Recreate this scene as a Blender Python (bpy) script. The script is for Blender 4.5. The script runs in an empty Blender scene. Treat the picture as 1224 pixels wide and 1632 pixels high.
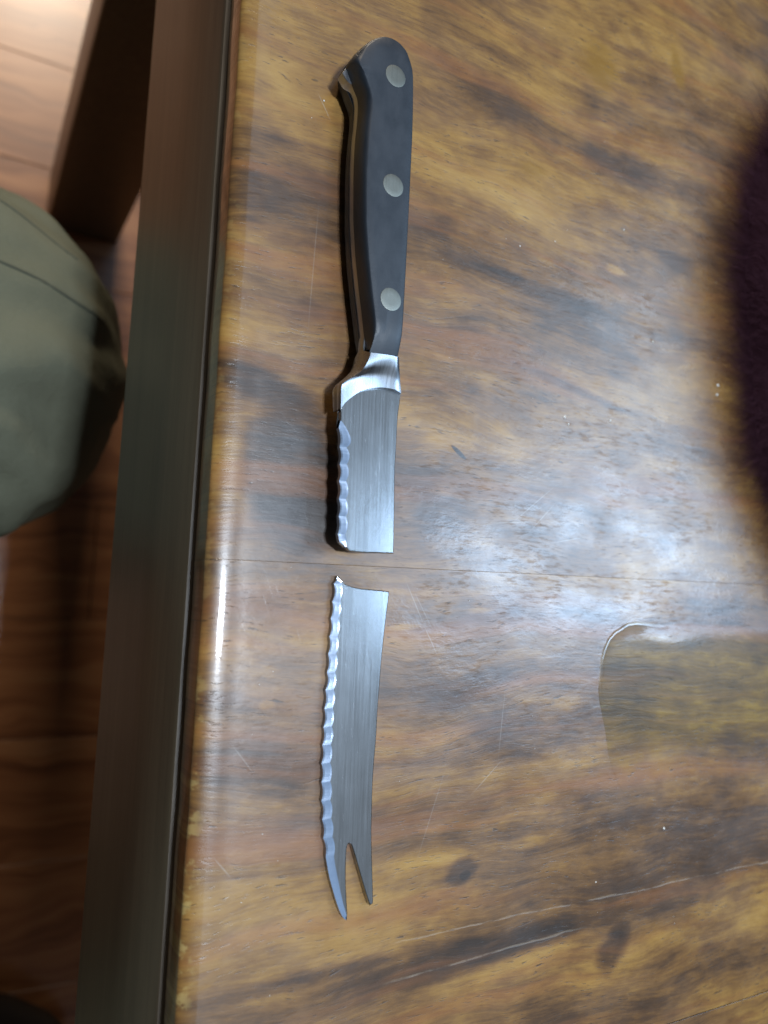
import bpy, bmesh, math, random
from mathutils import Vector, Matrix, noise as mnoise

# ------------------------------------------------------------------ camera
scene = bpy.context.scene
COL = scene.collection
MM = 0.001
TABLE_Z = 0.72                      # table top above the floor (m)

cam_data = bpy.data.cameras.new('camera')
cam = bpy.data.objects.new('camera', cam_data)
COL.objects.link(cam)
cam_data.sensor_fit = 'VERTICAL'
cam_data.sensor_height = 24.0
cam_data.sensor_width = 18.0
cam_data.lens = 24.0 * 1226.0 / 1632.0
cam_data.clip_start = 0.01
cam_data.clip_end = 50.0
RIGHT = Vector((0.8727433, 0.0372759, 0.4867541))
DOWN = Vector((0.0908503, -0.9920640, -0.0869204))
FWD = Vector((0.4796512, 0.1200809, -0.8692038))
rot = Matrix((RIGHT, -DOWN, -FWD)).transposed().to_4x4()
cam.matrix_world = Matrix.Translation((-0.1114087, -0.0278912, 0.2018901 + TABLE_Z)) @ rot
cam_data.dof.use_dof = True
cam_data.dof.focus_distance = 0.235
cam_data.dof.aperture_fstop = 6.0
scene.camera = cam

# ------------------------------------------------------------------ world + lamps
world = bpy.data.worlds.new('World')
scene.world = world
world.use_nodes = True
bg = world.node_tree.nodes['Background']
bg.inputs[0].default_value = (0.86, 0.95, 1.0, 1)
bg.inputs[1].default_value = 0.05

def area(name, loc, target, sx, sy, power, color, spread=180):
    d = bpy.data.lights.new(name, 'AREA')
    d.shape = 'RECTANGLE'; d.size = sx; d.size_y = sy
    d.energy = power; d.color = color; d.spread = math.radians(spread)
    o = bpy.data.objects.new(name, d)
    COL.objects.link(o)
    loc = Vector(loc); target = Vector(target)
    o.location = loc
    d = target - loc
    if abs(d.z) > 0.95 * d.length or name.startswith('far_ceiling'):
        o.rotation_euler = (0, 0, 0)          # ceiling panels face straight down: size is x, y
    else:
        o.rotation_euler = d.to_track_quat('-Z', 'Y').to_euler()   # size is width, height
    return o
Z = TABLE_Z
area('ceiling_light', (0.30, -0.30, Z + 1.50), (0.27, -0.28, Z), 0.50, 4.0, 6.6, (0.52, 0.73, 1.0))
area('far_ceiling_fill', (1.07, -0.80, Z + 1.56), (0.3, -0.6, Z), 0.92, 5.5, 3.4, (0.80, 0.90, 1.0))  # added panel standing in for ceiling bounce, brightens the blade's reflection
area('ceiling_lamp', (0.02, -0.075, Z + 1.30), (0.02, -0.06, Z), 0.15, 0.08, 7.5, (0.76, 0.87, 1.0), 120)
area('window_light', (1.20, 0.07, Z + 1.30), (0.07, -0.02, Z), 0.30, 0.64, 12.0, (0.48, 0.71, 1.0))
area('window_light_far', (1.52, 0.52, Z + 1.22), (0.11, 0.04, Z), 0.75, 0.70, 9.0, (0.56, 0.77, 1.0))
area('room_light', (-0.08, 1.8, Z + 0.55), (-0.10, 0.55, 0.0), 0.3, 0.3, 7.5, (1.0, 0.84, 0.66), 90)

scene.view_settings.view_transform = 'Standard'
scene.view_settings.look = 'None'
scene.view_settings.gamma = 1.0
scene.view_settings.use_curve_mapping = False
scene.view_settings.exposure = 0.0
scene.render.engine = 'CYCLES'
scene.cycles.max_bounces = 6
scene.cycles.diffuse_bounces = 3
scene.cycles.glossy_bounces = 3

# ------------------------------------------------------------------ helpers
def link(name, data, parent=None, mat=None):
    o = bpy.data.objects.new(name, data)
    COL.objects.link(o)
    if parent is not None: o.parent = parent
    if mat is not None and data is not None: data.materials.append(mat)
    return o
def empty(name, loc_mm):
    o = bpy.data.objects.new(name, None)
    COL.objects.link(o)
    o.empty_display_size = 0.02
    o.location = (loc_mm[0] * MM, loc_mm[1] * MM, loc_mm[2] * MM + TABLE_Z)
    o['_o'] = tuple(loc_mm)
    return o
def org(o):
    """world origin (mm, table frame) of an object made here"""
    return Vector(o['_o']) if o is not None and '_o' in o else Vector((0, 0, 0))
def build(name, verts, faces, mat, parent=None, smooth=True, base=None, auto=None):
    """verts in mm in the table frame (z=0 is the table top)"""
    if base is None:
        base = org(parent) if parent is not None else Vector((0, 0, 0))
    base = Vector(base)
    me = bpy.data.meshes.new(name)
    me.from_pydata([((v[0] - base.x) * MM, (v[1] - base.y) * MM, (v[2] - base.z) * MM) for v in verts], [], faces)
    me.validate()
    bm = bmesh.new(); bm.from_mesh(me)
    bmesh.ops.remove_doubles(bm, verts=bm.verts, dist=1e-6)
    bmesh.ops.recalc_face_normals(bm, faces=bm.faces)
    bm.to_mesh(me); bm.free()
    if smooth:
        me.polygons.foreach_set('use_smooth', [True] * len(me.polygons))
        if auto is not None: me.set_sharp_from_angle(angle=math.radians(auto))
    o = link(name, me, parent, mat)
    if parent is None:
        o.location = (base.x * MM, base.y * MM, base.z * MM + TABLE_Z)
    o['_o'] = tuple(base)
    return o
def tag(o, label=None, cat=None, group=None, kind=None):
    if label: o['label'] = label
    if cat: o['category'] = cat
    if group: o['group'] = group
    if kind: o['kind'] = kind
    return o
def cat_rom(pts, n, closed=False):
    """n samples per span through the points (any dimension)"""
    P = [Vector(p) for p in pts]; out = []; m = len(P)
    spans = m if closed else m - 1
    for i in range(spans):
        if closed: a, b, c, d = P[(i - 1) % m], P[i], P[(i + 1) % m], P[(i + 2) % m]
        else: a, b, c, d = P[max(i - 1, 0)], P[i], P[i + 1], P[min(i + 2, m - 1)]
        for k in range(n):
            t = k / n
            out.append(0.5 * ((2 * b) + (c - a) * t + (2 * a - 5 * b + 4 * c - d) * t * t + (3 * b - a - 3 * c + d) * t ** 3))
    if not closed: out.append(P[-1].copy())
    return out
def resample(pts, n):
    P = [Vector(p) for p in pts]; d = [0]
    for i in range(1, len(P)): d.append(d[-1] + (P[i] - P[i - 1]).length)
    out = []; j = 0
    for k in range(n):
        t = d[-1] * k / (n - 1)
        while j < len(P) - 2 and d[j + 1] < t: j += 1
        u = (t - d[j]) / max(d[j + 1] - d[j], 1e-9)
        out.append(P[j].lerp(P[j + 1], min(max(u, 0), 1)))
    return out
def ring_faces(rings, closed=True):
    F = []; n = len(rings[0]); off = 0
    for r in range(len(rings) - 1):
        a, b = r * n, (r + 1) * n
        for i in range(n if closed else n - 1):
            j = (i + 1) % n
            F.append((a + i, a + j, b + j, b + i))
    return F
def box_mesh(bm, x0, x1, y0, y1, z0, z1):
    vs = [bm.verts.new((x, y, z)) for x in (x0, x1) for y in (y0, y1) for z in (z0, z1)]
    for f in ((0, 1, 3, 2), (4, 6, 7, 5), (0, 4, 5, 1), (2, 3, 7, 6), (0, 2, 6, 4), (1, 5, 7, 3)):
        bm.faces.new([vs[i] for i in f])
    return vs
def bevel_box(name, x0, x1, y0, y1, z0, z1, mat, parent=None, bev=1.0, base=None, seg=2):
    """box in mm (table frame) with rounded edges"""
    if base is None: base = org(parent) if parent is not None else Vector(((x0 + x1) / 2, (y0 + y1) / 2, z0))
    base = Vector(base)
    bm = bmesh.new()
    box_mesh(bm, (x0 - base.x) * MM, (x1 - base.x) * MM, (y0 - base.y) * MM, (y1 - base.y) * MM, (z0 - base.z) * MM, (z1 - base.z) * MM)
    bmesh.ops.recalc_face_normals(bm, faces=bm.faces)
    bmesh.ops.bevel(bm, geom=bm.edges[:], offset=bev * MM, segments=seg, affect='EDGES', profile=0.6)
    me = bpy.data.meshes.new(name); bm.to_mesh(me); bm.free()
    me.polygons.foreach_set('use_smooth', [True] * len(me.polygons))
    me.set_sharp_from_angle(angle=math.radians(35))
    o = link(name, me, parent, mat)
    if parent is None: o.location = (base.x * MM, base.y * MM, base.z * MM + TABLE_Z)
    o['_o'] = tuple(base)
    return o

# ------------------------------------------------------------------ shader expressions
class T:
    def __init__(s, name):
        s.m = bpy.data.materials.new(name); s.m.use_nodes = True
        s.nt = s.m.node_tree
        s.bsdf = next(n for n in s.nt.nodes if n.type == 'BSDF_PRINCIPLED')
    def node(s, t, **kw):
        n = s.nt.nodes.new(t)
        for k, v in kw.items(): setattr(n, k, v)
        return n
    def put(s, sock, v):
        if isinstance(v, E): s.nt.links.new(v.s, sock)
        elif isinstance(v, (tuple, list)) and len(v) == 3 and sock.type == 'RGBA': sock.default_value = (*v, 1)
        else: sock.default_value = v
    def math(s, op, a, b=None, c=None):
        n = s.node('ShaderNodeMath', operation=op)
        s.put(n.inputs[0], a)
        if b is not None: s.put(n.inputs[1], b)
        if c is not None: s.put(n.inputs[2], c)
        return E(s, n.outputs[0])
    def pos(s):
        """world position in mm, table frame"""
        g = s.node('ShaderNodeNewGeometry')
        v = s.node('ShaderNodeVectorMath', operation='SCALE'); v.inputs['Scale'].default_value = 1000
        s.nt.links.new(g.outputs['Position'], v.inputs[0])
        x = s.node('ShaderNodeSeparateXYZ'); s.nt.links.new(v.outputs[0], x.inputs[0])
        return E(s, x.outputs[0]), E(s, x.outputs[1]), E(s, x.outputs[2]) - TABLE_Z * 1000
    def obj(s):
        g = s.node('ShaderNodeTexCoord')
        v = s.node('ShaderNodeVectorMath', operation='SCALE'); v.inputs['Scale'].default_value = 1000
        s.nt.links.new(g.outputs['Object'], v.inputs[0])
        x = s.node('ShaderNodeSeparateXYZ'); s.nt.links.new(v.outputs[0], x.inputs[0])
        return E(s, x.outputs[0]), E(s, x.outputs[1]), E(s, x.outputs[2])
    def vec(s, x, y, z=0.0):
        n = s.node('ShaderNodeCombineXYZ')
        for i, v in enumerate((x, y, z)): s.put(n.inputs[i], v)
        return E(s, n.outputs[0])
    def noise(s, v, detail=3.0, rough=0.5, scale=1.0, dist=0.0):
        n = s.node('ShaderNodeTexNoise')
        s.put(n.inputs['Vector'], v); n.inputs['Scale'].default_value = scale
        n.inputs['Detail'].default_value = detail; n.inputs['Roughness'].default_value = rough
        n.inputs['Distortion'].default_value = dist
        return E(s, n.outputs[0])
    def voro(s, v, scale=1.0, feature='F1'):
        n = s.node('ShaderNodeTexVoronoi', feature=feature)
        s.put(n.inputs['Vector'], v); n.inputs['Scale'].default_value = scale
        return E(s, n.outputs['Distance'])
    def step(s, v, a, b, lo=0.0, hi=1.0):
        n = s.node('ShaderNodeMapRange', interpolation_type='SMOOTHSTEP')
        s.put(n.inputs[0], v); s.put(n.inputs[1], a); s.put(n.inputs[2], b)
        s.put(n.inputs[3], lo); s.put(n.inputs[4], hi)
        return E(s, n.outputs[0])
    def ramp(s, v, stops):
        n = s.node('ShaderNodeValToRGB'); s.put(n.inputs[0], v)
        cr = n.color_ramp
        while len(cr.elements) < len(stops): cr.elements.new(0.5)
        for e, (p, c) in zip(cr.elements, stops): e.position = p; e.color = (*c, 1)
        return E(s, n.outputs[0])
    def mix(s, f, a, b, mode='MIX'):
        n = s.node('ShaderNodeMix', data_type='RGBA', blend_type=mode)
        s.put(n.inputs[0], f); s.put(n.inputs[6], a); s.put(n.inputs[7], b)
        return E(s, n.outputs[2])
    def bump(s, h, strength=0.3, dist=0.001, normal=None):
        n = s.node('ShaderNodeBump'); n.inputs['Strength'].default_value = strength
        n.inputs['Distance'].default_value = dist
        s.put(n.inputs['Height'], h)
        if normal is not None: s.put(n.inputs['Normal'], normal)
        return E(s, n.outputs[0])
    def set(s, **kw):
        for k, v in kw.items(): s.put(s.bsdf.inputs[k.replace('_', ' ')], v)
        return s.m
class E:
    def __init__(s, t, sock): s.t = t; s.s = sock
    def __add__(a, b): return a.t.math('ADD', a, b)
    def __radd__(a, b): return a.t.math('ADD', b, a)
    def __sub__(a, b): return a.t.math('SUBTRACT', a, b)
    def __rsub__(a, b): return a.t.math('SUBTRACT', b, a)
    def __mul__(a, b): return a.t.math('MULTIPLY', a, b)
    def __rmul__(a, b): return a.t.math('MULTIPLY', b, a)
    def __truediv__(a, b): return a.t.math('DIVIDE', a, b)
    def pw(a, b): return a.t.math('POWER', a, b)
    def max(a, b): return a.t.math('MAXIMUM', a, b)
    def min(a, b): return a.t.math('MINIMUM', a, b)
    def abs(a): return a.t.math('ABSOLUTE', a)
    def cl(a):
        r = a.t.math('ADD', a, 0.0); r.s.node.use_clamp = True; return r
# ------------------------------------------------------------------ measured outlines (mm, table frame)
SC_OUT_L = [(-12.90, 46.45), (-14.15, 49.66), (-15.28, 56.40), (-16.49, 63.05), (-17.83, 71.49), (-18.98, 81.77), (-19.29, 86.41), (-19.78, 98.74), (-19.73, 107.84), (-19.29, 115.36), (-19.54, 120.78), (-21.25, 124.26), (-23.19, 128.13), (-23.79, 129.90)]
SC_FACE_L = [(-14.06, 43.29), (-13.38, 48.89), (-13.87, 54.15), (-14.92, 60.41), (-16.25, 68.87), (-17.56, 79.06), (-17.86, 84.29), (-18.22, 94.50), (-18.04, 104.22), (-17.55, 111.80), (-17.34, 117.19), (-18.40, 121.53), (-20.21, 124.98), (-22.09, 127.79)]
SC_OUT_H = [(-22.48, 132.93), (-20.44, 135.74), (-18.03, 138.39), (-16.22, 139.68), (-13.82, 140.84), (-11.09, 141.10), (-8.61, 140.49), (-6.46, 138.78), (-5.30, 137.39), (-4.06, 134.17)]
SC_FACE_H = [(-21.38, 130.06), (-20.04, 132.59), (-18.28, 135.12), (-16.48, 137.28), (-14.42, 138.85), (-11.86, 139.42), (-9.46, 138.99), (-7.32, 137.61), (-6.17, 136.24), (-4.95, 133.23)]
SC_R = [(-3.56, 130.25), (-3.26, 121.97), (-3.13, 112.67), (-3.25, 101.58), (-3.41, 88.83), (-3.74, 69.63), (-4.04, 55.58), (-4.30, 44.02)]
TANG_L = [(-24.78, 127.62), (-22.98, 129.03), (-21.02, 124.65), (-19.30, 121.17), (-19.05, 115.73), (-19.49, 108.19), (-19.55, 99.11), (-19.05, 86.70), (-18.74, 82.06), (-17.58, 71.75), (-16.24, 63.28), (-15.03, 56.62), (-13.90, 49.86)]
RIVETS = [(-10.39, 128.37), (-9.80, 93.99), (-9.20, 59.38)]
BO_RIDGE = [(-13.74, 43.28), (-14.36, 40.79), (-15.62, 38.11), (-16.64, 36.75), (-19.52, 34.90), (-21.78, 33.05), (-21.41, 29.98), (-20.90, 26.40)]
BO_SIDE = [(-13.86, 50.32), (-14.20, 46.64), (-14.86, 43.12), (-16.59, 38.67), (-20.60, 33.87), (-20.51, 30.57), (-20.33, 26.76)]
BO_ARC = [(-20.85, 26.43), (-19.61, 28.45), (-17.36, 30.59), (-14.69, 32.67), (-11.58, 33.93), (-8.71, 34.72), (-5.44, 34.98), (-3.33, 34.89), (-1.16, 34.23)]
BO_RIGHT = [(-3.78, 44.20), (-2.96, 40.41), (-1.88, 37.31), (-1.06, 34.32)]
UB_SPINE = [(-0.94, 34.39), (-0.96, 32.09), (-1.27, 29.19), (-1.49, 26.58), (-1.55, 22.90), (-1.64, 16.58), (-1.78, 12.93), (-1.64, 6.35), (-1.41, -4.41), (-1.25, -12.97)]
UB_BREAK = [(-1.25, -12.97), (-4.46, -13.14), (-7.33, -13.18), (-9.75, -13.38), (-12.06, -13.35), (-15.18, -13.17), (-16.35, -12.46)]
UB_PEAK = [(-20.48, 21.39), (-19.90, 15.92), (-19.66, 11.06), (-19.60, 6.25), (-19.41, 1.21), (-19.25, -3.71), (-19.25, -8.67)]
UB_INNER = [(-20.07, 23.68), (-17.88, 16.07), (-17.57, 11.22), (-17.55, 6.39), (-17.41, 1.33), (-17.21, -3.59), (-17.05, -8.54)]
UB_INMID = [(-16.70, 18.90), (-16.81, 13.63), (-16.88, 8.93), (-16.73, 3.74), (-16.58, -1.42), (-16.46, -6.02)]
UB_LAST = [(-18.62, -10.86)]
LB_SPINE = [(1.79, -23.78), (1.55, -27.22), (0.97, -32.58), (0.46, -38.62), (-0.01, -45.34), (-0.31, -52.00), (-0.65, -58.55), (-0.73, -64.10), (-0.82, -67.45), (-1.19, -73.40), (-1.35, -80.01), (-1.26, -86.59), (-1.09, -93.14), (-0.64, -99.68), (-0.11, -106.19), (0.26, -111.65)]
LB_NOTCH = [(-0.81, -112.09), (-2.38, -108.41), (-4.11, -103.73), (-5.47, -100.04), (-6.69, -96.70), (-7.53, -94.90), (-8.10, -94.47), (-8.61, -94.86), (-8.88, -96.44), (-8.88, -100.26), (-8.65, -105.05), (-8.18, -109.82), (-7.80, -113.02)]
LB_PEAK = [(-16.40, -22.33), (-16.62, -27.43), (-16.91, -32.24), (-17.03, -37.28), (-17.21, -42.22), (-17.31, -47.33), (-17.52, -52.22), (-17.63, -57.30), (-17.64, -62.34), (-17.72, -67.24), (-17.73, -72.21), (-17.47, -77.30), (-17.21, -82.36), (-16.76, -87.28), (-16.14, -92.29), (-15.17, -97.17)]
LB_TIPOUT = [(-15.17, -97.17), (-14.71, -99.12), (-13.80, -102.68), (-12.33, -106.92), (-10.44, -111.61), (-9.05, -113.99), (-8.04, -114.94)]
LB_TIPIN = [(-12.76, -97.22), (-12.42, -99.09), (-11.61, -102.12), (-10.28, -106.98), (-9.17, -110.60), (-8.26, -113.05), (-7.88, -114.42)]
LB_TOP = [(-15.54, -20.04)]
LB_BREAK = [(-13.83, -21.62), (-12.24, -22.54), (-8.43, -23.27), (-5.78, -23.42), (-1.54, -23.59), (1.79, -23.78)]
FLOOR = -TABLE_Z * 1000
# ------------------------------------------------------------------ person at the table: trousered legs
def tube(path, radii, n=28, fold=0.0, seed=0.0):
    P = cat_rom(path, 10); R = cat_rom(radii, 10)
    V = []; rings = []
    up = Vector((0, 1, 0))
    for k, (p, r) in enumerate(zip(P, R)):
        tg = (P[min(k + 1, len(P) - 1)] - P[max(k - 1, 0)]).normalized()
        a = (up - tg * up.dot(tg)).normalized(); b = tg.cross(a)
        ring = []
        for i in range(n):
            th = 2 * math.pi * i / n
            q = p + a * (math.cos(th) * r[0]) + b * (math.sin(th) * r[1])
            ring.append(q)
        rings.append(ring)
    return rings
bmL = bmesh.new()
def add_rings(bm, rings):
    vs = [[bm.verts.new(q * MM) for q in r] for r in rings]
    for a, b in zip(vs[:-1], vs[1:]):
        for i in range(len(a)):
            j = (i + 1) % len(a); bm.faces.new((a[i], a[j], b[j], b[i]))
    bm.faces.new(vs[0]); bm.faces.new(list(reversed(vs[-1])))
PB = Vector((-420, -40, FLOOR))
def rel(*p): return Vector(p) - PB
# near leg (in view): hip -> knee -> ankle
add_rings(bmL, tube([rel(-560, 20, -210), rel(-430, 40, -232), rel(-300, 68, -236), rel(-190, 84, -236), rel(-119, 92, -246), rel(-110, 92, -330), rel(-160, 84, -460), rel(-230, 78, -600), rel(-262, 74, -690)],
                    [(100, 90), (100, 86), (106, 84), (104, 82), (98, 76), (86, 68), (66, 62), (58, 60), (54, 58)]))
add_rings(bmL, tube([rel(-560, -150, -210), rel(-430, -200, -232), rel(-320, -260, -240), rel(-240, -300, -242), rel(-185, -318, -250), rel(-165, -330, -330), rel(-150, -360, -460), rel(-135, -400, -600), rel(-128, -418, -690)],
                    [(96, 88), (94, 84), (90, 80), (86, 76), (80, 70), (74, 64), (66, 62), (58, 60), (54, 58)]))
add_rings(bmL, tube([rel(-620, 60, -200), rel(-640, -60, -190), rel(-620, -190, -200)], [(90, 100), (120, 110), (90, 100)]))
add_rings(bmL, tube([rel(-620, -64, -220), rel(-650, -64, -120), rel(-660, -64, -20)], [(150, 100), (165, 105), (160, 100)]))
me = bpy.data.meshes.new('person'); bmesh.ops.recalc_face_normals(bmL, faces=bmL.faces); bmL.to_mesh(me); bmL.free()
person = link('person', me, None, None)
person.location = PB * MM + Vector((0, 0, TABLE_Z)); person['_o'] = tuple(PB)
rm = person.modifiers.new('remesh', 'REMESH'); rm.mode = 'VOXEL'; rm.voxel_size = 0.005; rm.use_smooth_shade = True
sm = person.modifiers.new('smooth', 'SMOOTH'); sm.iterations = 12; sm.factor = 0.5
dg = bpy.context.evaluated_depsgraph_get()
me2 = bpy.data.meshes.new_from_object(person.evaluated_get(dg)); person.modifiers.clear(); person.data = me2
# cloth: long soft folds radiating from the bent knee
_nn = [v.normal.copy() for v in me2.vertices]
for v, nv in zip(me2.vertices, _nn):
    p = v.co / MM + PB
    f = mnoise.noise(Vector((p.x / 75, p.y / 26 + p.x / 130, p.z / 60))) * 7.5 + mnoise.noise(Vector((p.x / 30, p.y / 14, p.z / 30))) * 2.4 + abs(mnoise.noise(Vector((p.x / 60 + p.y / 40, p.y / 34, p.z / 70)))) * -5.0
    v.co += nv * f * MM
me2.polygons.foreach_set('use_smooth', [True] * len(me2.polygons))
tag(person, 'person in olive green trousers sitting beside the table, bent knee in view', 'person')
# ------------------------------------------------------------------ materials
def blob(t, P, wob, cx, cy, rx, ry, ang=0.0, soft=0.35, wamp=0.35):
    """soft, uneven elliptical patch (1 inside)"""
    m = t.node('ShaderNodeMapping', vector_type='TEXTURE')
    t.put(m.inputs['Vector'], P)
    m.inputs['Location'].default_value = (cx, cy, 0)
    m.inputs['Rotation'].default_value = (0, 0, math.radians(ang))
    m.inputs['Scale'].default_value = (rx, ry, 1)
    l = t.node('ShaderNodeVectorMath', operation='LENGTH')
    t.nt.links.new(m.outputs[0], l.inputs[0])
    d = t.math('MULTIPLY_ADD', wob, wamp * 4, E(t, l.outputs['Value']))
    return t.step(d, 1.0 + soft + wamp * 2, 1.0 - soft + wamp * 2)

def table_wood(name, seed, wet=False):
    t = T(name)
    x, y, z = t.pos()
    P = t.vec(x, y, 0.0)
    big = t.noise(t.vec(x / 150, y / 80, seed), 2, 0.5)
    med = t.noise(t.vec(x / 30, y / 14, seed + 3), 2, 0.5)
    wob = t.noise(t.vec(x / 22, y / 6, seed + 9), 4, 0.62)
    # grain coordinate: boards run across the table, lines wander a little
    s = y + (big - 0.5) * 34 + (med - 0.5) * 5.0
    band = t.noise(t.vec(x / 210, s / 19, seed + 11), 3, 0.55)
    streak = t.noise(t.vec(x / 26, s / 2.6, seed + 17), 5, 0.7)
    fibre = t.noise(t.vec(x / 9, s / 0.85, seed + 23), 4, 0.7)
    blot = t.noise(t.vec(x / 45, y / 26, seed + 27), 3, 0.6)
    mott = t.noise(t.vec(x / 15, y / 9, seed + 31), 4, 0.65)
    tone = band * 0.62 + streak * 0.34 + mott * 0.36 + fibre * 0.25 + blot * 0.54 - 0.590
    # wood figure, dark patches and pale flecks on these boards
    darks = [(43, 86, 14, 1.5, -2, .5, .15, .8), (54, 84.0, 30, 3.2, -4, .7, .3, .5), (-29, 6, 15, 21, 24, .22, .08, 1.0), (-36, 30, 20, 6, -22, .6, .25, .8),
             (31.6, -107.5, 5.4, 3.6, 10, .35, .12, .55), (33.0, -108.8, 2.4, 1.6, 10, .4, .1, .9), (26.6, 21.8, 3.2, .7, -34, .3, .08, 1.2), (74, 51.5, 25, 1.5, -10, .8, .2, .7),
             (40, -131.5, 46, 4.4, 2, .5, .25, .8), (-5, -128.6, 40, 2.0, 1, .8, .3, .6), (17, 7, 20, 7, -6, .9, .5, .4), (5, -52, 60, 5.5, 0, .9, .5, .4), (70, -60, 50, 12, 0, .9, .5, .4),
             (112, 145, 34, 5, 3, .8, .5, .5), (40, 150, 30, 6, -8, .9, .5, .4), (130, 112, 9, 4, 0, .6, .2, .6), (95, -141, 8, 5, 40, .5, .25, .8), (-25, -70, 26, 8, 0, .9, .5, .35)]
    dk = None
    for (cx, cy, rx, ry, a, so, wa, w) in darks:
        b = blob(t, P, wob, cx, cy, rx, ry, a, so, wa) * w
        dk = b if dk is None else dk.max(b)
    pale = [(95.5, 100.8, 5, 2.0, 0, .5, .3, 1), (36.4, -28.5, 5.0, 1.0, 4, .5, .25, 1), (8.5, -34.2, 5.5, 1.0, 3, .5, .3, .9), (118, -36, 7, 1.1, 0, .6, .3, .7), (-34, -56, 2.0, 1.3, 0, .5, .25, .7),
            (22, -103.2, 12, 1.6, 1, .8, .5, .9), (62, -101.5, 14, 1.8, 0, .8, .5, .7), (48, -139, 20, 3.2, 4, .9, .6, .8), (88, -145, 22, 5, 4, .9, .6, .6), (20, 25, 9, 4, -10, .8, .4, .6), (30, 110, 40, 10, -4, .9, .5, .35), (95, 185, 75, 40, 8, .9, .3, .55), (-25, 150, 45, 26, 0, .9, .3, .45), (0, -122, 60, 10, 0, .9, .4, .4)]
    pl = None
    for (cx, cy, rx, ry, a, so, wa, w) in pale:
        b = blob(t, P, wob, cx, cy, rx, ry, a, so, wa) * w
        pl = b if pl is None else pl.max(b)
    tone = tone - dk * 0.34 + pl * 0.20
    col = t.ramp(tone, [(0.16, (0.032, 0.019, 0.012)), (0.34, (0.080, 0.039, 0.016)), (0.48, (0.172, 0.083, 0.025)),
                        (0.63, (0.295, 0.155, 0.037)), (0.86, (0.410, 0.240, 0.062))])
    # reddish heart streaks
    red = t.step(t.noise(t.vec(x / 150, s / 10, seed + 41), 3, 0.55), 0.50, 0.72)
    col = t.mix(red * 0.5, col, (0.27, 0.100, 0.027))
    # golden stain near the far end
    st = blob(t, P, wob, 87, 180, 9, 9, 15, .5, .5).max(blob(t, P, wob, 131, 197, 3, 8, 15, .5, .4)).max(blob(t, P, wob, 55, 128, 6, 3, 5, .5, .4) * 0.7)
    col = t.mix(st * 0.75, col, (0.22, 0.108, 0.010))
    # pores: short dark dashes along the grain
    pore = t.step(t.noise(t.vec(x / 4.2, s / 0.62, seed + 51), 2, 0.55), 0.60, 0.72) * t.step(mott, 0.36, 0.62)
    col = t.mix(pore * 0.72, col, (0.03, 0.017, 0.011))
    # thin pale cracks filled with lacquer
    wl = (wob - 0.5) * 2.6
    ca = t.step((y + 124.3 - x * 0.010 + wl).abs(), 0.40, 0.08) * t.step(x, -30, 20) * t.step(streak, .42, .56)
    cb = t.step((y + 135.1 - x * 0.045 + wl).abs(), 0.50, 0.10) * t.step(x, 0, 16) * t.step(x, 86, 70) * t.step(mott, .34, .52)
    cr = ca.max(cb)
    col = t.mix(cr * 0.24, col, (0.46, 0.37, 0.27))
    # bare yellow wood where the finish has worn off the rim
    worn = t.step(x, -48.5, -53.0) * t.step(t.noise(t.vec(x / 6, y / 5, seed + 61), 4, 0.65), 0.50, 0.60) * t.step(y, -20, -110, 0.25, 1.0)
    col = t.mix(worn * 0.6, col, (0.46, 0.33, 0.12))
    # scratches through the lacquer
    sc = None
    for (cx, cy, L, a, w) in [(58, 8, 9, 38, .8), (62, 4, 7, 44, .6), (74, -3, 6, 12, .9), (49, 1, 7, 6, .9), (12, -27, 6, -62, .7), (15, -29, 5, -58, .5), (18, -38, 4, -60, 1.), (46, -64, 9, 84, .5), (41, -80, 6, 40, .7),
                             (-26, 122, 3.4, -58, 1.), (-40, -70, 4, -50, .6), (88, -60, 4, 2, .8), (-27, 70, 16, 88, .45), (120, 20, 8, -14, .6), (-44, -97, 3, -48, .8), (20, -90, 12, 70, .35)]:
        b = blob(t, P, wob, cx, cy, L, 0.16, a, .6, .02) * w
        sc = b if sc is None else sc.max(b)
    col = t.mix(sc * 0.28, col, (0.55, 0.52, 0.48))
    # lacquer: smeared and dull in places, scratched in others
    smear = t.noise(t.vec(x / 34, y / 20, 71.0), 4, 0.62)
    chips = t.step(t.noise(t.vec(x / 6.5, y / 1.5, 77.0), 5, 0.70), 0.48, 0.68) * t.step(t.noise(t.vec(x / 34, y / 26, 79.0), 3, 0.6), 0.46, 0.58)
    hair = t.step(t.noise(t.vec((x + y * 0.4) / 0.30, (y - x * 0.4) / 22, 83.0), 2, 0.5), 0.70, 0.80)
    cr_rough = (t.step(smear, 0.32, 0.68, 0.20, 0.42) + chips * 0.28 + hair * 0.06).cl() * t.step(x, -47, -41, 0.27, 1.0)
    coat_w = 1.0 - chips * 0.85
    if wet:
        w = t.step(y + (mott - 0.5) * 20, -86, -66)
        w = w * t.step(x, 124, 106).max(t.step(y + (mott - 0.5) * 8, -31, -38))
        cr_rough = cr_rough + (0.07 - cr_rough) * w; coat_w = coat_w + (1.0 - coat_w) * w
        col = t.mix(w * 0.8, col, t.mix(1.0, col, (0.82, 0.95, 0.42), 'MULTIPLY'))  # greenish reflection on the film painted in as a colour tint
    h = (1.0 - pore) * 0.5 + fibre * 0.35 + streak * 0.5 - cr * 0.6
    nb = t.bump(h, 0.22, 0.0006)
    cn = t.bump((mott * 1.6 + fibre * 0.12 - hair * 0.10 - chips * 0.06) * t.step(x, -46, -40, 0.15, 1.0), 0.05 if wet else 0.22, 0.0006)
    return t.set(Base_Color=col, Roughness=0.35, Specular_IOR_Level=0.5, Normal=nb, Coat_Weight=coat_w,
                 Coat_Roughness=cr_rough, Coat_Normal=cn, Coat_IOR=1.5)

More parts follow.
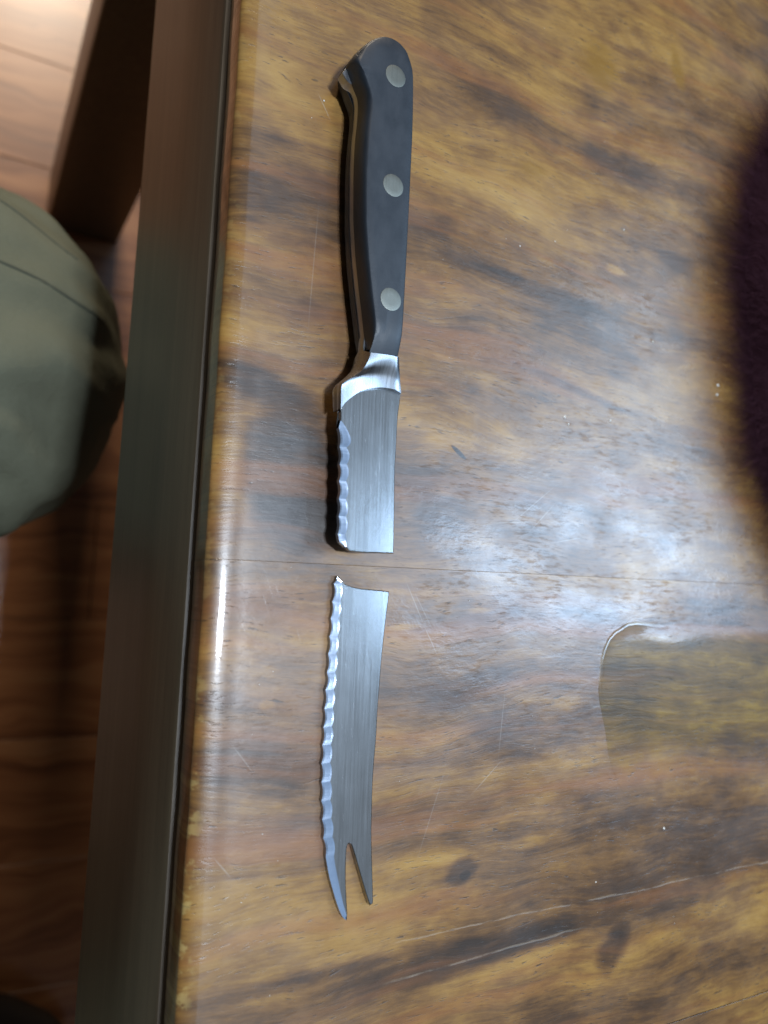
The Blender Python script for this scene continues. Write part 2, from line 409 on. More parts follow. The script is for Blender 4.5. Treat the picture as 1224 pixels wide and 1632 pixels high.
def apron_wood(name):
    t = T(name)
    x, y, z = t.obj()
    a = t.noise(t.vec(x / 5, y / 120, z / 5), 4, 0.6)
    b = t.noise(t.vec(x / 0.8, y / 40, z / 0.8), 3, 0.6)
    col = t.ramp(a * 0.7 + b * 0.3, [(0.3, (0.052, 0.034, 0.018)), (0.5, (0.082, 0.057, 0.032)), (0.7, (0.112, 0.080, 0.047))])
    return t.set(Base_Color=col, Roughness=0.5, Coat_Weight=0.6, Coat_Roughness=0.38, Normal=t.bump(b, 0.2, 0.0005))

def floor_wood(name, seed):
    t = T(name)
    x, y, z = t.pos()
    w = t.noise(t.vec(x / 200, y / 90, seed), 3, 0.5)
    s = y + (w - 0.5) * 90
    a = t.noise(t.vec(x / 420, s / 22, seed + 4), 4, 0.6)
    b = t.noise(t.vec(x / 130, s / 5, seed + 7), 4, 0.6)
    tone = a * 0.75 + b * 0.35 - 0.05
    col = t.ramp(tone, [(0.30, (0.105, 0.036, 0.014)), (0.45, (0.205, 0.080, 0.031)), (0.58, (0.30, 0.130, 0.053)), (0.75, (0.38, 0.190, 0.085))])
    return t.set(Base_Color=col, Roughness=0.42, Coat_Weight=0.35, Coat_Roughness=0.25, Normal=t.bump(b, 0.15, 0.001))

def plain(name, col, rough, metal=0.0, **kw):
    t = T(name); return t.set(Base_Color=col, Roughness=rough, Metallic=metal, **kw)

def handle_plastic():
    t = T('black_handle_plastic')
    x, y, z = t.obj()
    n1 = t.noise(t.vec(x / 0.7, y / 0.7, z / 0.7), 4, 0.6)
    n2 = t.noise(t.vec(x / 5, y / 9, z / 5), 3, 0.6)
    sc = t.step(t.noise(t.vec(x / 0.25, y / 8, 3.0), 2, 0.5), 0.66, 0.76)
    col = t.mix(n2, (0.013, 0.017, 0.023), (0.024, 0.030, 0.039))
    r = t.step(n2, 0.3, 0.7, 0.41, 0.51) - sc * 0.06
    return t.set(Base_Color=col, Roughness=r, Specular_IOR_Level=0.5, Normal=t.bump(n1 + sc * 0.6, 0.10, 0.0003))

def steel(name, base=(0.56, 0.57, 0.58), r0=0.26, r1=0.40, along='y', bump=0.10, marks=0.0):
    t = T(name)
    x, y, z = t.obj()
    if along == 'y':
        l1 = t.noise(t.vec(x / 0.16, y / 45, z / 2), 3, 0.6)
        l2 = t.noise(t.vec(x / 0.9, y / 30, 5.0), 3, 0.6)
    else:
        l1 = t.noise(t.vec(x / 30, y / 0.16, z / 2), 3, 0.6)
        l2 = t.noise(t.vec(x / 20, y / 0.9, 5.0), 3, 0.6)
    sm = t.noise(t.vec(x / 6, y / 9, 2.0), 4, 0.6)
    scr = t.step(t.noise(t.vec((x + y * .12) / 0.13, y / 7, 9.0), 2, .5), 0.68, 0.76)
    col = t.mix(l2 * 0.4 + l1 * 0.2 + sm * 0.2, tuple(c * 0.80 for c in base), tuple(c * 1.08 for c in base))
    r = t.step(l1 * 0.6 + l2 * 0.25 + sm * 0.15, 0.3, 0.7, r0, r1)
    m = t.set(Base_Color=col, Metallic=1.0, Roughness=r + scr * 0.08, Normal=t.bump(l1 + scr * 0.8, bump, 0.0002))
    return m

def trouser_cloth():
    t = T('olive_trouser_cloth')
    x, y, z = t.pos()
    wv = t.noise(t.vec(x / 1.5, y / 1.5, z / 1.5), 4, 0.75)
    big = t.noise(t.vec(x / 40, y / 40, z / 40), 4, 0.6)
    tw = t.noise(t.vec((x + y) / 0.5, (x - y) / 3, z / 2), 2, 0.5)
    col = t.mix(big * 0.6 + wv * 0.4, (0.125, 0.128, 0.086), (0.200, 0.202, 0.142))
    return t.set(Base_Color=col, Roughness=0.92, Specular_IOR_Level=0.05,
                 Normal=t.bump(wv * 0.8 + tw * 0.8 + big * 4, 0.6, 0.001))

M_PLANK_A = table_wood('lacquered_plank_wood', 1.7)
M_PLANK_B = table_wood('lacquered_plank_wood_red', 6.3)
M_PLANK_C = table_wood('lacquered_plank_wood_plain', 12.9)
M_WET = table_wood('wood_under_spilled_liquid', 6.3, wet=True)
M_APRON = apron_wood('dark_apron_wood')
M_FLOORS = [floor_wood('floor_laminate_%s' % w, s) for w, s in (('red', 2.1), ('tan', 7.7), ('brown', 13.4))]
M_GAP = plain('dark_gap', (0.03, 0.018, 0.012), 0.9)
M_HANDLE = handle_plastic()
M_BLADE = steel('brushed_blade_steel', (0.41, 0.42, 0.43), 0.18, 0.25, bump=0.03)
M_BEVEL = steel('ground_edge_steel', (0.38, 0.43, 0.52), 0.13, 0.20, along='x', bump=0.05)
M_BOLSTER = steel('polished_bolster_steel', (0.42, 0.43, 0.45), 0.24, 0.34, bump=0.06)
M_TANG = steel('tang_steel', (0.42, 0.43, 0.45), 0.30, 0.42, bump=0.08)
M_RIVET = steel('rivet_metal', (0.22, 0.225, 0.20), 0.42, 0.58, bump=0.16)
M_CLOTH = trouser_cloth()
M_SHOE = plain('dark_shoe_leather', (0.035, 0.024, 0.016), 0.55)
M_SEAM = plain('olive_seam_thread', (0.075, 0.08, 0.055), 0.95)
M_DUST = plain('pale_crumbs_and_glints', (0.75, 0.73, 0.68), 0.8)
M_BLUR_FUZZ = plain('dark_maroon_blur_fuzz', (0.075, 0.030, 0.042), 1.0, Specular_IOR_Level=0.05)
# ------------------------------------------------------------------ the setting: floor
FLOOR = -TABLE_Z * 1000
fl = build('floor', [(-1500, -1500, FLOOR - 8), (1500, -1500, FLOOR - 8), (1500, 1700, FLOOR - 8), (-1500, 1700, FLOOR - 8)], [(0, 1, 2, 3)], M_GAP, smooth=False)
tag(fl, kind='structure')
rnd = random.Random(5)
W = 128.0
y0 = 455.6 - W * 13
i = 0
while y0 < 1500:
    off = rnd.uniform(0, 900)
    for (xa, xb) in ((-1500, -760 + off), (-760 + off, 1500)):
        bevel_box('floor_plank', xa + 0.5, xb - 0.5, y0 + 0.3, y0 + W - 0.3, FLOOR - 7.5, FLOOR + rnd.uniform(-0.15, 0.15), M_FLOORS[i % 3], fl, bev=0.6, seg=1)
    y0 += W; i += 1

# ------------------------------------------------------------------ the table
EDGE_X = -53.2
table = empty('wooden_table', (350, 0, FLOOR))
tag(table, 'heavy lacquered wooden table with glossy grained top, dark apron and square leg', 'table')
def plank(ya, yb, slope_a, slope_b, mat):
    """one board of the top: rounded-over end at the near rim, soft arris at each joint. ya/yb at x=0, slopes dy/dx"""
    prof = []      # (x, z) along the top from the rim inwards
    for k in range(25):
        a = math.radians(90 * k / 24)
        prof.append((EDGE_X + 7.5 - 7.5 * math.cos(a), -2.4 + 2.4 * math.sin(a)))
    prof = [(EDGE_X + 0.8, -14.0), (EDGE_X + 0.1, -12.6), (EDGE_X - 0.25, -5.0)] + prof + [(-30, 0), (20, 0), (90, 0), (180, 0), (400, 0), (780, 0), (780, -14)]
    across = [(0.0, -0.04), (0.06, 0.0), (3, 0.0)]
    rows = []
    ny = 40
    for sgn_i, (d, dz) in enumerate(across): rows.append((0, d, dz))
    for k in range(1, ny): rows.append((k / ny, 0, 0))
    for (d, dz) in reversed(across): rows.append((1, -d, dz))
    V = []; n = len(prof)
    rr = random.Random(int(ya * 7) + 3)
    for (t, d, dz) in rows:
        for (px, pz) in prof:
            a = ya + slope_a * px; b = yb + slope_b * px
            yy = a + (b - a) * t + d
            ww = 0.35 * mnoise.noise(Vector((yy / 18.0, 3.1, ya))) if px < EDGE_X + 9 else 0
            V.append((px + ww, yy, pz + (dz if pz > -3 else 0)))
    F = []
    for r in range(len(rows) - 1):
        for i in range(n - 1): F.append((r * n + i, r * n + i + 1, (r + 1) * n + i + 1, (r + 1) * n + i))
    F.append(tuple(range(n))); F.append(tuple((len(rows) - 1) * n + i for i in range(n)))
    return build('plank', V, F, mat, table, auto=18)
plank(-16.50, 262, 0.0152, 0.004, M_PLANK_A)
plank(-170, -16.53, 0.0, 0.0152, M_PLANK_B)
plank(262.5, 470, 0.004, 0.0, M_PLANK_C)
plank(-900, -170.3, 0.0, 0.0, M_PLANK_C)
# apron: flat board under the rim with a small bead along its upper edge
def run_profile(name, prof, ya, yb, mat, parent):
    V = []; n = len(prof); k = 24
    for j in range(k + 1):
        y = ya + (yb - ya) * j / k
        for (px, pz) in prof: V.append((px, y, pz))
    F = [(j * n + i, j * n + (i + 1) % n, (j + 1) * n + (i + 1) % n, (j + 1) * n + i) for j in range(k) for i in range(n)]
    F += [tuple(range(n)), tuple(k * n + i for i in range(n))]
    return build(name, V, F, mat, parent, auto=28)
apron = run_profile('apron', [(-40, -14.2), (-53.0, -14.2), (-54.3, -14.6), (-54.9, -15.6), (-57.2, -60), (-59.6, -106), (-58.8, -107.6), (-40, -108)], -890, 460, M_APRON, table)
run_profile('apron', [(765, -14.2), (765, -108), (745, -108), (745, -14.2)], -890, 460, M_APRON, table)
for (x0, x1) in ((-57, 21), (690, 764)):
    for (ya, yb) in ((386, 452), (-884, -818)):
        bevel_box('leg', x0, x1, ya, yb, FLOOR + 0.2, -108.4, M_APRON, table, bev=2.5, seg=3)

# liquid spilled on the table: low film with a rounded rim
pud = [(90.5, -66.0), (88.0, -56), (88.4, -46.5), (90.6, -39.5), (95.0, -34.4), (101.5, -31.2), (109, -30.4), (120, -31.4), (135, -31.2), (152, -32.0), (182, -31), (205, -33),
       (216, -52), (212, -90), (190, -102), (165, -100), (150, -102), (132, -98), (116, -96), (102, -92), (94, -80)]
ring = cat_rom([(a, b) for a, b in pud], 6, closed=True)
cxy = Vector((sum(p.x for p in ring) / len(ring), sum(p.y for p in ring) / len(ring)))
V = []; layers = [(0.0, 0), (0.2, 0), (0.45, 0), (0.8, 0), (1.3, 0), (2.2, 0), (4.5, 0), (8, 0), (14, 0)]
for (ins, zz) in layers:
    for i, p in enumerate(ring):
        tdir = (ring[(i + 1) % len(ring)] - ring[i - 1]).normalized()
        nrm = Vector((-tdir.y, tdir.x))
        if nrm.dot(cxy - p) < 0: nrm = -nrm
        jit = 0.4 * mnoise.noise(Vector((p.x / 5, p.y / 5, 0.0))) + 0.18 * mnoise.noise(Vector((p.x / 1.4, p.y / 1.4, 4.0)))
        q = p + nrm * (ins + jit) if ins < 14 else p.lerp(cxy, 0.35)
        near = min(max((p.y + 66) / 14, 0.0), 1.0) * min(max((128 - p.x) / 20, 0.0), 1.0)
        top = 0.03 + 0.12 * (1 - (1 - min(ins / (1.2 + 10 * (1 - near)), 1.0)) ** 2) + (0.10 * math.exp(-((ins - 0.8) / 0.6) ** 2) * near if ins else 0)
        V.append((q.x, q.y, top))
n = len(ring)
F = ring_faces([V[k * n:(k + 1) * n] for k in range(len(layers))])
F.append(tuple((len(layers) - 1) * n + i for i in range(n)))
sp = build('liquid_spill', V, F, M_WET, None, base=(150, -55, 0))
tag(sp, 'thin greenish brown film of spilled liquid on the table at the right', 'spill')

# crumbs, dust, and pale bits standing in for droplet glints: too small to count
rnd = random.Random(21)
V = []; F = []
spots = [(115.5, 76.7, .9), (93.1, 42.4, .8), (153, 66, 1.2), (152.5, 62, .9), (71.3, 40.2, .8), (73, 38, .6), (2.7, 114.3, .55), (-26.3, 124, .5), (66, 104, .5), (100, 118, .6), (50, 98, .5), (44, 99, .4), (-30, 117, .4), (120, -104, .9), (87, -118, .5)]  # the first, larger bits stand in for glints of droplets
for k in range(70): spots.append((rnd.uniform(-44, 170), rnd.uniform(-140, 220), rnd.choice((.16, .2, .24, .32))))
for (cx, cy, r) in spots:
    b = len(V); r *= 0.8 if r > .45 else 0.55
    if -26 < cx < 4 and -118 < cy < 142: continue
    for (ux, uy, uz) in ((1, 0, 0), (0, 1, 0), (-1, 0, 0), (0, -1, 0), (0, 0, 1), (0, 0, -0.2)):
        V.append((cx + ux * r * rnd.uniform(.6, 1.5), cy + uy * r * rnd.uniform(.5, 1.1), 0.05 + (uz + .2) * r * .7))
    for f in ((0, 1, 4), (1, 2, 4), (2, 3, 4), (3, 0, 4), (1, 0, 5), (2, 1, 5), (3, 2, 5), (0, 3, 5)): F.append(tuple(b + i for i in f))
cr = build('crumbs', V, F, M_DUST, None, smooth=False)
tag(cr, 'tiny pale crumbs and dust specks over the table top, a few standing in for droplet glints', 'crumbs', kind='stuff')

# ------------------------------------------------------------------ the broken knife: handle half
K_Z = 8.0         # middle plane of the knife
knife = empty('broken_knife', (-11, 64, 0))
tag(knife, 'black riveted knife handle with steel bolster and snapped serrated blade stub', 'knife', 'two halves of the broken knife')
SC_OUT_L[0] = (-13.5, 45.0)
def scale_half(sign):
    outer = list(SC_OUT_L) + list(SC_OUT_H) + [(x + 0.15, y) for x, y in SC_R]
    face = list(SC_FACE_L) + list(SC_FACE_H) + [(x - 1.0, y) for x, y in SC_R]
    for i in range(len(SC_FACE_L) + 1, len(SC_FACE_L) + 8):   # fuller round at the butt
        (fx, fy), (ox, oy) = face[i], outer[i]; face[i] = (fx + (ox - fx) * .35, fy + (oy - fy) * .35)
    outer[-1] = (outer[-1][0], 43.9); face[-1] = (face[-1][0], 43.55)
    if sign < 0:                        # the far side is rounded under
        k = len(SC_FACE_L)
        face = [(x + (2.4 if i < k else 0), y) for i, (x, y) in enumerate(face)]
    O = cat_rom(outer, 5); Fc = cat_rom(face, 5)
    def topz(y):                        # the scale thins towards the bolster and the butt
        z = 15.8
        if y < 52: z -= 2.1 * min((52 - y) / 8.0, 1.1) ** 1.5
        if y > 128: z -= 0.3 * ((y - 128) / 13.0) ** 2
        return z
    rings = []
    prof = [(0.0, 9.5 - K_Z, None), (0.0, 0.30, 1), (0.10, 0.55, 1), (0.26, 0.76, 1), (0.48, 0.90, 1), (0.74, 0.975, 1), (1.0, 1.0, 1)]
    for (a, zz, rel) in prof:
        r = []
        for o, f in zip(O, Fc):
            zt = topz(f.y) - K_Z
            h = zz if rel is None else 1.5 + (zt - 1.5) * zz
            q = o.lerp(f, a)
            r.append((q.x, q.y, K_Z + sign * h))
        rings.append(r)
    # slight crown: two inner rings shrinking to the axis of the face
    for (k, up) in ((0.35, 0.10), (0.8, 0.16)):
        r = []
        for f in Fc:
            ax = -9.9 + (f.y - 94) * -0.004
            q = Vector((f.x + (ax - f.x) * k, min(max(f.y, 44 + 0), 139 - 8 * k) if f.y > 120 else f.y))
            r.append((q.x, q.y, K_Z + sign * (topz(q.y) - K_Z + up)))
        rings.append(r)
    V = [v for r in rings for v in r]
    F = ring_faces(rings); n = len(rings[0]); b = (len(rings) - 1) * n
    # close the narrow middle by bridging left to right
    i, j = 0, n - 1
    while j - i > 2:
        F.append((b + i, b + i + 1, b + j - 1, b + j)); i += 1; j -= 1
    if j - i == 2: F.append((b + i, b + i + 1, b + j))
    F.append(tuple(range(n)))
    return V, F
for sgn in (1, -1):
    V, F = scale_half(sgn)
    build('handle_scale', V, F, M_HANDLE, knife, auto=38)
# full tang between the two scales, its edge showing along the belly of the handle
tl = cat_rom([TANG_L[0], (-23.1, 125.6)] + list(TANG_L[2:]), 5)
tl = [Vector((p.x - 0.15, p.y)) for p in tl]
tang_r = [(-14.35, 46.0), (-13.9, 44.2), (-6, 44.2), (-5.2, 50), (-4.6, 90), (-4.4, 120), (-6.5, 134), (-14, 137), (-20, 134), (-23.6, 130.2)]
outl = [(p.x, p.y) for p in tl] + tang_r
V = []; n = len(outl)
cxm = -11.0
for (zz, ins) in ((6.3, .12), (6.5, 0), (9.5, 0), (9.7, .12)):
    for (x, y) in outl: V.append((x + (ins if x < cxm else -ins), y, zz))
F = ring_faces([V[k * n:(k + 1) * n] for k in range(4)]) + [tuple(range(n)), tuple(3 * n + i for i in range(n))]
build('tang', V, F, M_TANG, knife, auto=40)
for (cx, cy) in RIVETS:
    for sgn in (1, -1):
        V = []; n = 40; rings = []
        zt = 15.8 - 0 - 0
        for (r, zz) in ((3.42, -1.0), (3.42, 0.10), (3.36, 0.20), (3.2, 0.235), (1.6, 0.24), (0.01, 0.24)):
            rings.append([(cx + r * math.cos(2 * math.pi * k / n), cy + r * math.sin(2 * math.pi * k / n), K_Z + sgn * (zt - K_Z + zz)) for k in range(n)])
        V = [v for r in rings for v in r]
        build('rivet', V, ring_faces(rings) + [tuple(range(n))], M_RIVET, knife, auto=45)
# bolster
NT, NS = 22, 26
ridge = resample(cat_rom([(*p, z) for p, z in zip([(-13.74, 43.28), (-14.36, 40.79), (-15.62, 38.3), (-16.9, 36.9), (-19.3, 34.95), (-21.1, 33.3), (-21.1, 30.2), (-20.85, 26.43)],
                                  [13.7, 13.4, 12.9, 12.5, 11.7, 11.1, 10.8, 10.6])], 6), NT)
right = resample(cat_rom([(*p, z) for p, z in zip([(-3.95, 43.95), (-3.25, 40.6), (-2.35, 37.4), (-1.45, 34.3)], [13.5, 12.6, 11.5, 10.6])], 6), NT)
arc = resample(cat_rom([(*p, 10.6) for p in BO_ARC], 5), NS)
top_l, top_r = ridge[0], right[0]
G = []
for j in range(NT):
    t = j / (NT - 1)
    row = []
    for i in range(NS):
        s = i / (NS - 1)
        # transfinite blend of the four borders
        L, R = ridge[j], right[j]
        Tt = top_l.lerp(top_r, s); B = arc[i]
        C = (top_l.lerp(top_r, s)).lerp(ridge[-1].lerp(right[-1], s), t)
        p = L.lerp(R, s) + Tt.lerp(B, t) - C
        z = p.z
        hollow = 0.0
        z = max(z - hollow, 9.7)
        z += 0.2 * (1 - t) * math.sin(math.pi * min(1, s))
        if s > 0.86: z -= 0.7 * ((s - 0.86) / 0.14) ** 2
        row.append((p.x, p.y, max(z, 9.12)))
    G.append(row)
def sheet(G):
    V = [v for r in G for v in r]; n = len(G[0])
    return V, [(j * n + i, j * n + i + 1, (j + 1) * n + i + 1, (j + 1) * n + i) for j in range(len(G) - 1) for i in range(n - 1)]
V, F = sheet(G)
# side of the bolster from the ridge down to the knife's middle plane
side = resample(cat_rom([(-14.45, 45.6), (-14.9, 43.3), (-15.6, 41.0), (-16.9, 38.7), (-18.9, 36.3), (-21.0, 33.9), (-21.05, 30.5), (-20.9, 26.5)], 6), NT)
S = []
for j in range(NT):
    a = Vector(G[j][0]); b = Vector((side[j].x, side[j].y, K_Z))
    S.append([tuple(a.lerp(b, k / 4) - Vector((0.25 * math.sin(math.pi * k / 4), 0, 0))) for k in range(5)])
o = len(V); v2, f2 = sheet(S); V += v2; F += [tuple(o + i for i in f) for f in f2]
# right flank and the step down to the blade
S = [[G[j][-1], (G[j][-1][0] + .15, G[j][-1][1], (G[j][-1][2] + K_Z) / 2), (G[j][-1][0], G[j][-1][1], K_Z)] for j in range(NT)]
o = len(V); v2, f2 = sheet(S); V += v2; F += [tuple(o + i for i in f) for f in f2]
S = [[p, (p[0], p[1] - 0.12, 8.4)] for p in G[-1]]
o = len(V); v2, f2 = sheet(S); V += v2; F += [tuple(o + i for i in f) for f in f2]
S = [[p, (p[0], p[1], K_Z)] for p in G[0]]
o = len(V); v2, f2 = sheet(S); V += v2; F += [tuple(o + i for i in f) for f in f2]
nv = len(V)
V += [(x, y, 2 * K_Z - z) for (x, y, z) in V]
F += [tuple(nv + i for i in reversed(f)) for f in F]
build('bolster', V, F, M_BOLSTER, knife, auto=32)

# ------------------------------------------------------------------ serrated blades
def blade(name, zt, zm, peaks, inner, inmid, rest, lead, tail_out, tail_in, mat_parent, base, seed):
    """zt top face, zm cutting edge. peaks/inner: points at each cusp; inmid: deepest inner point of each scallop.
    rest: top outline from the last inner point round to the first (without those points)."""
    NSEG, NC = 10, 5
    zb = zt - 1.8
    V = []; F = []; fm = []
    inner_line = []; outer_line = []
    cols = []
    rr = random.Random(seed)
    for k in range(len(peaks) - 1):
        p0, p1 = Vector(peaks[k]), Vector(peaks[k + 1])
        i0, i1 = Vector(inner[k]), Vector(inner[k + 1]); im = Vector(inmid[k])
        c = im * 2 - (i0 + i1) * 0.5          # quadratic through the middle point
        gd = rr.uniform(0.40, 0.55)
        for j in range(NSEG + 1):
            t = j / NSEG
            gul = math.sin(math.pi * t) ** 0.9
            o = p0.lerp(p1, t); o = Vector((o.x + gd * gul, o.y))
            q = i0 * (1 - t) ** 2 + c * 2 * t * (1 - t) + i1 * t * t
            col = []
            for m in range(NC + 1):
                u = m / NC
                w = q.lerp(o, u)
                # hollow-ground facet: cusp lines stay proud, the middle is scooped
                z = zt + (zm - zt) * (u ** 1.1) - 0.032 * math.sin(math.pi * t) * (u > 0)
                if u == 1: z = zm
                col.append((w.x, w.y, z))
            cols.append((col, j == NSEG))
    # extra facets without scallops after the last cusp
    for (o, q) in zip(tail_out, tail_in):
        o = Vector(o); q = Vector(q)
        cols.append(([tuple((*q.lerp(o, m / NC), zt - min(0.22, zt - zm) * (m / NC) ** 1.15)) for m in range(NC + 1)], False))
    n = NC + 1
    for c, e in cols: V += c
    for a in range(len(cols) - 1):
        if cols[a][1] and (Vector(cols[a][0][0]) - Vector(cols[a + 1][0][0])).length < 1e-4: continue
        for m in range(NC):
            F.append((a * n + m, a * n + m + 1, (a + 1) * n + m + 1, (a + 1) * n + m)); fm.append(1)
    # top face outline: inner line then the rest
    top = []
    for a, (c, e) in enumerate(cols):
        if not top or (Vector(c[0]) - Vector(top[-1])).length > 1e-4: top.append(c[0])
    edge = []
    for a, (c, e) in enumerate(cols):
        if not edge or (Vector(c[-1]) - Vector(edge[-1])).length > 1e-4: edge.append(c[-1])
    rest3 = [(x, y, zt) for x, y in rest]
    # face body: rounded arris along the back
    o = len(V)
    ringt = top + rest3
    V += ringt; F.append(tuple(range(o, o + len(ringt)))); fm.append(0)
    # back walls under the rest outline, with a small chamfer
    o = len(V); m = len(rest3)
    chain = [top[-1]] + rest3 + [top[0]]
    lo1 = [(x, y, zt - 0.0) for x, y, z in chain]
    cen = Vector((sum(p[0] for p in chain) / len(chain), sum(p[1] for p in chain) / len(chain)))
    V += chain
    V += [(x, y, zb) for x, y, z in chain]
    for i in range(len(chain) - 1):
        F.append((o + i, o + i + 1, o + len(chain) + i + 1, o + len(chain) + i)); fm.append(0)
    # underside
    o = len(V)
    under = [(x, y, zb) for x, y, z in edge] + [(x, y, zb) for x, y, z in rest3]
    V += under; F.append(tuple(range(o, o + len(under)))); fm.append(0)
    o = len(V)
    V += edge + [(x, y, zb) for x, y, z in edge]
    for i in range(len(edge) - 1):
        F.append((o + i, o + i + 1, o + len(edge) + i + 1, o + len(edge) + i)); fm.append(1)
    return V, F, fm
def make_blade(name, data, parent=None, base=None, chamfer=0.28, sel=None):
    V, F, fm = data
    base = org(parent) if parent is not None else Vector(base)
    me = bpy.data.meshes.new(name)
    me.from_pydata([((v[0] - base.x) * MM, (v[1] - base.y) * MM, (v[2] - base.z) * MM) for v in V], [], F)
    me.materials.append(M_BLADE); me.materials.append(M_BEVEL)
    me.polygons.foreach_set('material_index', fm)
    bm = bmesh.new(); bm.from_mesh(me)
    bmesh.ops.remove_doubles(bm, verts=bm.verts, dist=2e-6)
    bmesh.ops.recalc_face_normals(bm, faces=bm.faces)
    es = [e for e in bm.edges if len(e.link_faces) == 2 and all(f.material_index == 0 for f in e.link_faces)
          and abs(e.link_faces[0].normal.z) > .9 and abs(e.link_faces[1].normal.z) < .5 or
          len(e.link_faces) == 2 and all(f.material_index == 0 for f in e.link_faces) and abs(e.link_faces[1].normal.z) > .9 and abs(e.link_faces[0].normal.z) < .5]
    es = [e for e in es if sel is None or all(sel(v.co / MM + base) for v in e.verts)]
    bmesh.ops.bevel(bm, geom=es, offset=chamfer * MM, segments=2, affect='EDGES', profile=0.5)
    bmesh.ops.triangulate(bm, faces=[f for f in bm.faces if len(f.verts) > 8])
    bm.to_mesh(me); bm.free()
    me.polygons.foreach_set('use_smooth', [True] * len(me.polygons))
    me.polygons.foreach_set('use_smooth', [not (p.material_index == 0 and abs(p.normal.z) > .995) for p in me.polygons])
    me.set_sharp_from_angle(angle=math.radians(1.2))
    o = link(name, me, parent)
    if parent is None: o.location = (base.x * MM, base.y * MM, base.z * MM + TABLE_Z)
    o['_o'] = tuple(base)
    return o
# stub still in the handle; its face runs up under the bolster's arc
brk_f = cat_rom(list(reversed(UB_BREAK)), 8)
brk_f = [Vector((p.x, p.y + 0.16 * mnoise.noise(Vector((p.x * 1.7, 0, 0))) + 0.07 * mnoise.noise(Vector((p.x * 6, 3, 0))))) for p in brk_f]
rest_u = [(p.x, p.y) for p in brk_f] + [(p.x, p.y) for p in cat_rom(list(reversed(UB_SPINE)), 4)][1:] + [(-3, 36), (-9, 36.5), (-15, 34), (-18.5, 30.5), (-20.2, 27.5)]
last_o = [UB_PEAK[-1], UB_LAST[0], (-16.75, -12.2)]
last_i = [UB_INNER[-1], (-16.55, -10.4), (-16.42, -12.1)]
d = blade('blade', 9.0, 8.80, UB_PEAK, UB_INNER, UB_INMID, rest_u, None, last_o, last_i, None, None, 3)
make_blade('blade', d, knife, sel=lambda p: p.y < 33)

# the snapped-off end, lying flat on the table
inmid = []
inner = []
for k, p in enumerate(LB_PEAK):
    wdt = 2.30 + 0.30 * k / (len(LB_PEAK) - 1)
    inner.append((p[0] + wdt, p[1] + 0.15))
inner[-1] = LB_TIPIN[0]
for k in range(len(LB_PEAK) - 1):
    a, b = inner[k], inner[k + 1]
    inmid.append(((a[0] + b[0]) / 2 + 0.52, (a[1] + b[1]) / 2 + 0.1))
pk = [LB_TOP[0]] + list(LB_PEAK)
inn = [(-14.9, -20.4)] + inner
imd = [((-14.9 + inner[0][0]) / 2 + .2, (-20.4 + inner[0][1]) / 2)] + inmid
sp_c = [(p.x, p.y) for p in cat_rom(LB_SPINE, 3)]
nt_c = [(p.x, p.y) for p in cat_rom(LB_NOTCH, 3)]
bk_c = [(p.x, p.y + 0.16 * mnoise.noise(Vector((p.x * 1.7, 5, 0))) + 0.07 * mnoise.noise(Vector((p.x * 6, 8, 0)))) for p in cat_rom(LB_BREAK, 9)]
to = [(p.x, p.y) for p in cat_rom(LB_TIPOUT, 3)]; ti = [(p.x, p.y) for p in cat_rom(LB_TIPIN, 3)]
rest_l = list(reversed(nt_c)) + list(reversed(sp_c)) + list(reversed(bk_c))[1:]
d = blade('tip', 1.9, 1.67, pk, inn, imd, rest_l, None, to, ti, None, None, 8)
tip = make_blade('broken_blade_tip', d, None, base=(-8, -68, 0.02))
tag(tip, 'snapped-off serrated steel blade end with forked two-pronged tip', 'knife blade', 'two halves of the broken knife')

# ------------------------------------------------------------------ made-up maroon bundle in place of a dark blur close to the lens
rnd = random.Random(11)
fc = Vector((230, 98, 9))
V = []; NU, NV = 40, 22; rings = []
def blur_bundle_pt(th, ph):
    d = Vector((math.cos(ph) * math.cos(th), math.cos(ph) * math.sin(th), math.sin(ph)))
    r = 1 + 0.10 * mnoise.noise(d * 2.2) + 0.04 * mnoise.noise(d * 6)
    return fc + Vector((d.x * 60 * r, d.y * 112 * r, max(d.z * 26 * r, -8.6)))
for j in range(NV + 1):
    ph = -math.pi / 2 + math.pi * j / NV
    rings.append([blur_bundle_pt(2 * math.pi * i / NU, ph) for i in range(NU)])
V = [v for r in rings for v in r]
fl_o = empty('blur_stand_in_bundle', (230, 98, 0.4))
tag(fl_o, 'made-up dark maroon fuzzy bundle standing in for a dark blur at the right edge', 'fleece')
build('cloth', V, ring_faces(rings), M_BLUR_FUZZ, fl_o)
V = []; F = []
for k in range(200000):  # fibres thin outwards so the edge fades like a blur
    th = rnd.uniform(0, 2 * math.pi); ph = math.asin(rnd.uniform(-0.75, 1))
    p = blur_bundle_pt(th, ph)
    nn = Vector(((p.x - fc.x) / 60 ** 2, (p.y - fc.y) / 112 ** 2, (p.z - fc.z) / 26 ** 2)).normalized()
    dr = (nn + Vector((rnd.gauss(0, .5), rnd.gauss(0, .5), rnd.gauss(0, .5)))).normalized()
    if dr.dot(nn) < 0: dr = -dr
    ln = min(abs(rnd.gauss(0, 18)) + 1.0, 52)
    sd = dr.cross(Vector((rnd.gauss(0, 1), rnd.gauss(0, 1), rnd.gauss(0, 1)))).normalized() * 0.028
    e = p + dr * ln
    if e.z < 0.4: e.z = 0.4
    b = len(V); V += [p + sd, p - sd, e]; F.append((b, b + 1, b + 2))
fz = build('fuzz', V, F, M_BLUR_FUZZ, fl_o, smooth=False)
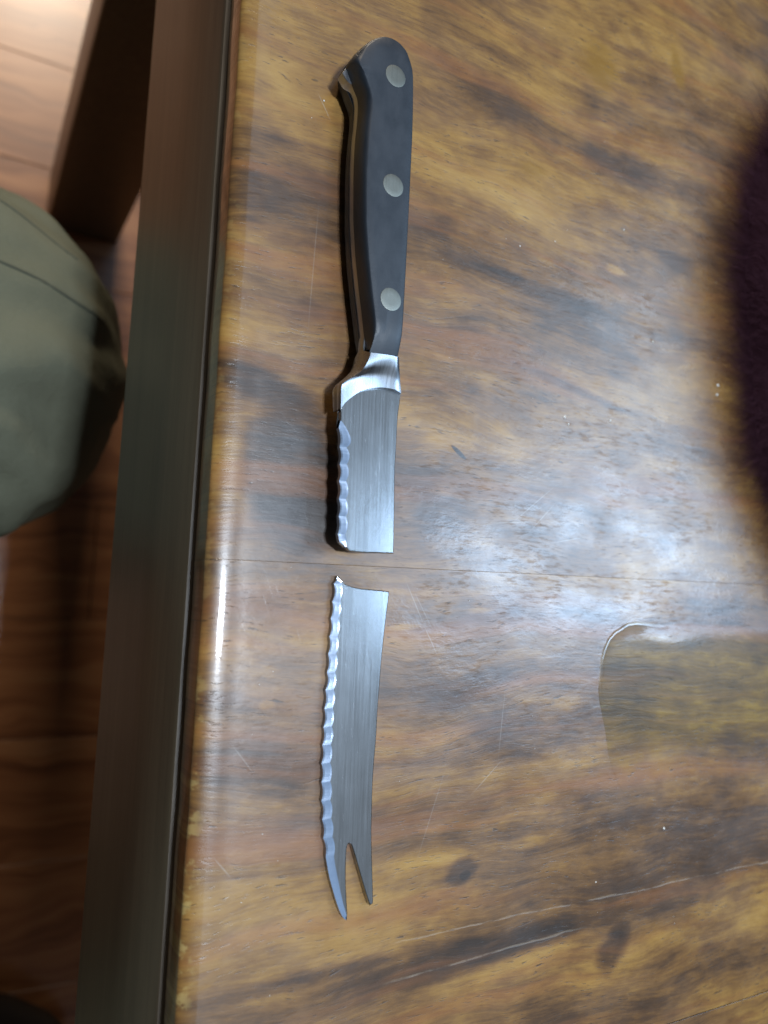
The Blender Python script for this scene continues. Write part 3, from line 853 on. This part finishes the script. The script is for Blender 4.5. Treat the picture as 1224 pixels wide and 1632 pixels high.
tag(fz, kind='stuff')
me2.materials.append(M_CLOTH)
# trouser seams lying on the cloth
from mathutils.bvhtree import BVHTree
bvh = BVHTree.FromPolygons([v.co.copy() for v in me2.vertices], [tuple(p.vertices) for p in me2.polygons])
def seam(pts):
    P = cat_rom([rel(*p) for p in pts], 14); V = []; rings = []
    q = []
    for p in P:
        h = bvh.ray_cast(Vector((p.x, p.y, 600)) * MM, Vector((0, 0, -1)))
        if h[0] is not None: q.append((h[0] / MM, h[1]))
    for k in range(len(q)):
        p, nn = q[k]
        tg = (q[min(k + 1, len(q) - 1)][0] - q[max(k - 1, 0)][0]).normalized(); sd = tg.cross(nn).normalized()
        rings.append([p + sd * 0.8 + nn * 0.1, p + nn * 0.5, p - sd * 0.8 + nn * 0.1, p - nn * 0.8])
    V = [v + PB for r in rings for v in r]
    return build('seam', V, ring_faces(rings), M_SEAM, person, base=PB)
seam([(-330, 140, 0), (-200, 156, 0), (-120, 154, 0), (-72, 138, 0)])
seam([(-330, 98, 0), (-200, 116, 0), (-110, 118, 0), (-56, 110, 0)])
def shoe(ax, ay, dx, dy):
    d = Vector((dx, dy, 0)).normalized(); s = Vector((-d.y, d.x, 0)); rings = []
    for (u, w, h) in ((-75, 8, 40), (-70, 28, 62), (-40, 36, 78), (0, 38, 82), (45, 42, 66), (95, 48, 48), (140, 46, 40), (170, 34, 32), (184, 10, 20)):
        ring = []
        for k in range(20):
            th = 2 * math.pi * k / 20
            c, z = math.cos(th), math.sin(th)
            q = Vector((ax, ay, FLOOR + 1)) + d * u + s * (w * c) + Vector((0, 0, max(0, h * .5 * (1 + z * (1 if z > 0 else 1.15)))))
            ring.append(tuple(q))
        rings.append(ring)
    V = [v for r in rings for v in r]
    F = ring_faces(rings) + [tuple(range(20)), tuple(8 * 20 + i for i in range(20))]
    return build('shoe', V, F, M_SHOE, person, base=PB)
shoe(-262, 74, 1, 0.05)
shoe(-128, -425, 0.85, -0.5)

for o in bpy.data.objects:
    if '_o' in o: del o['_o']
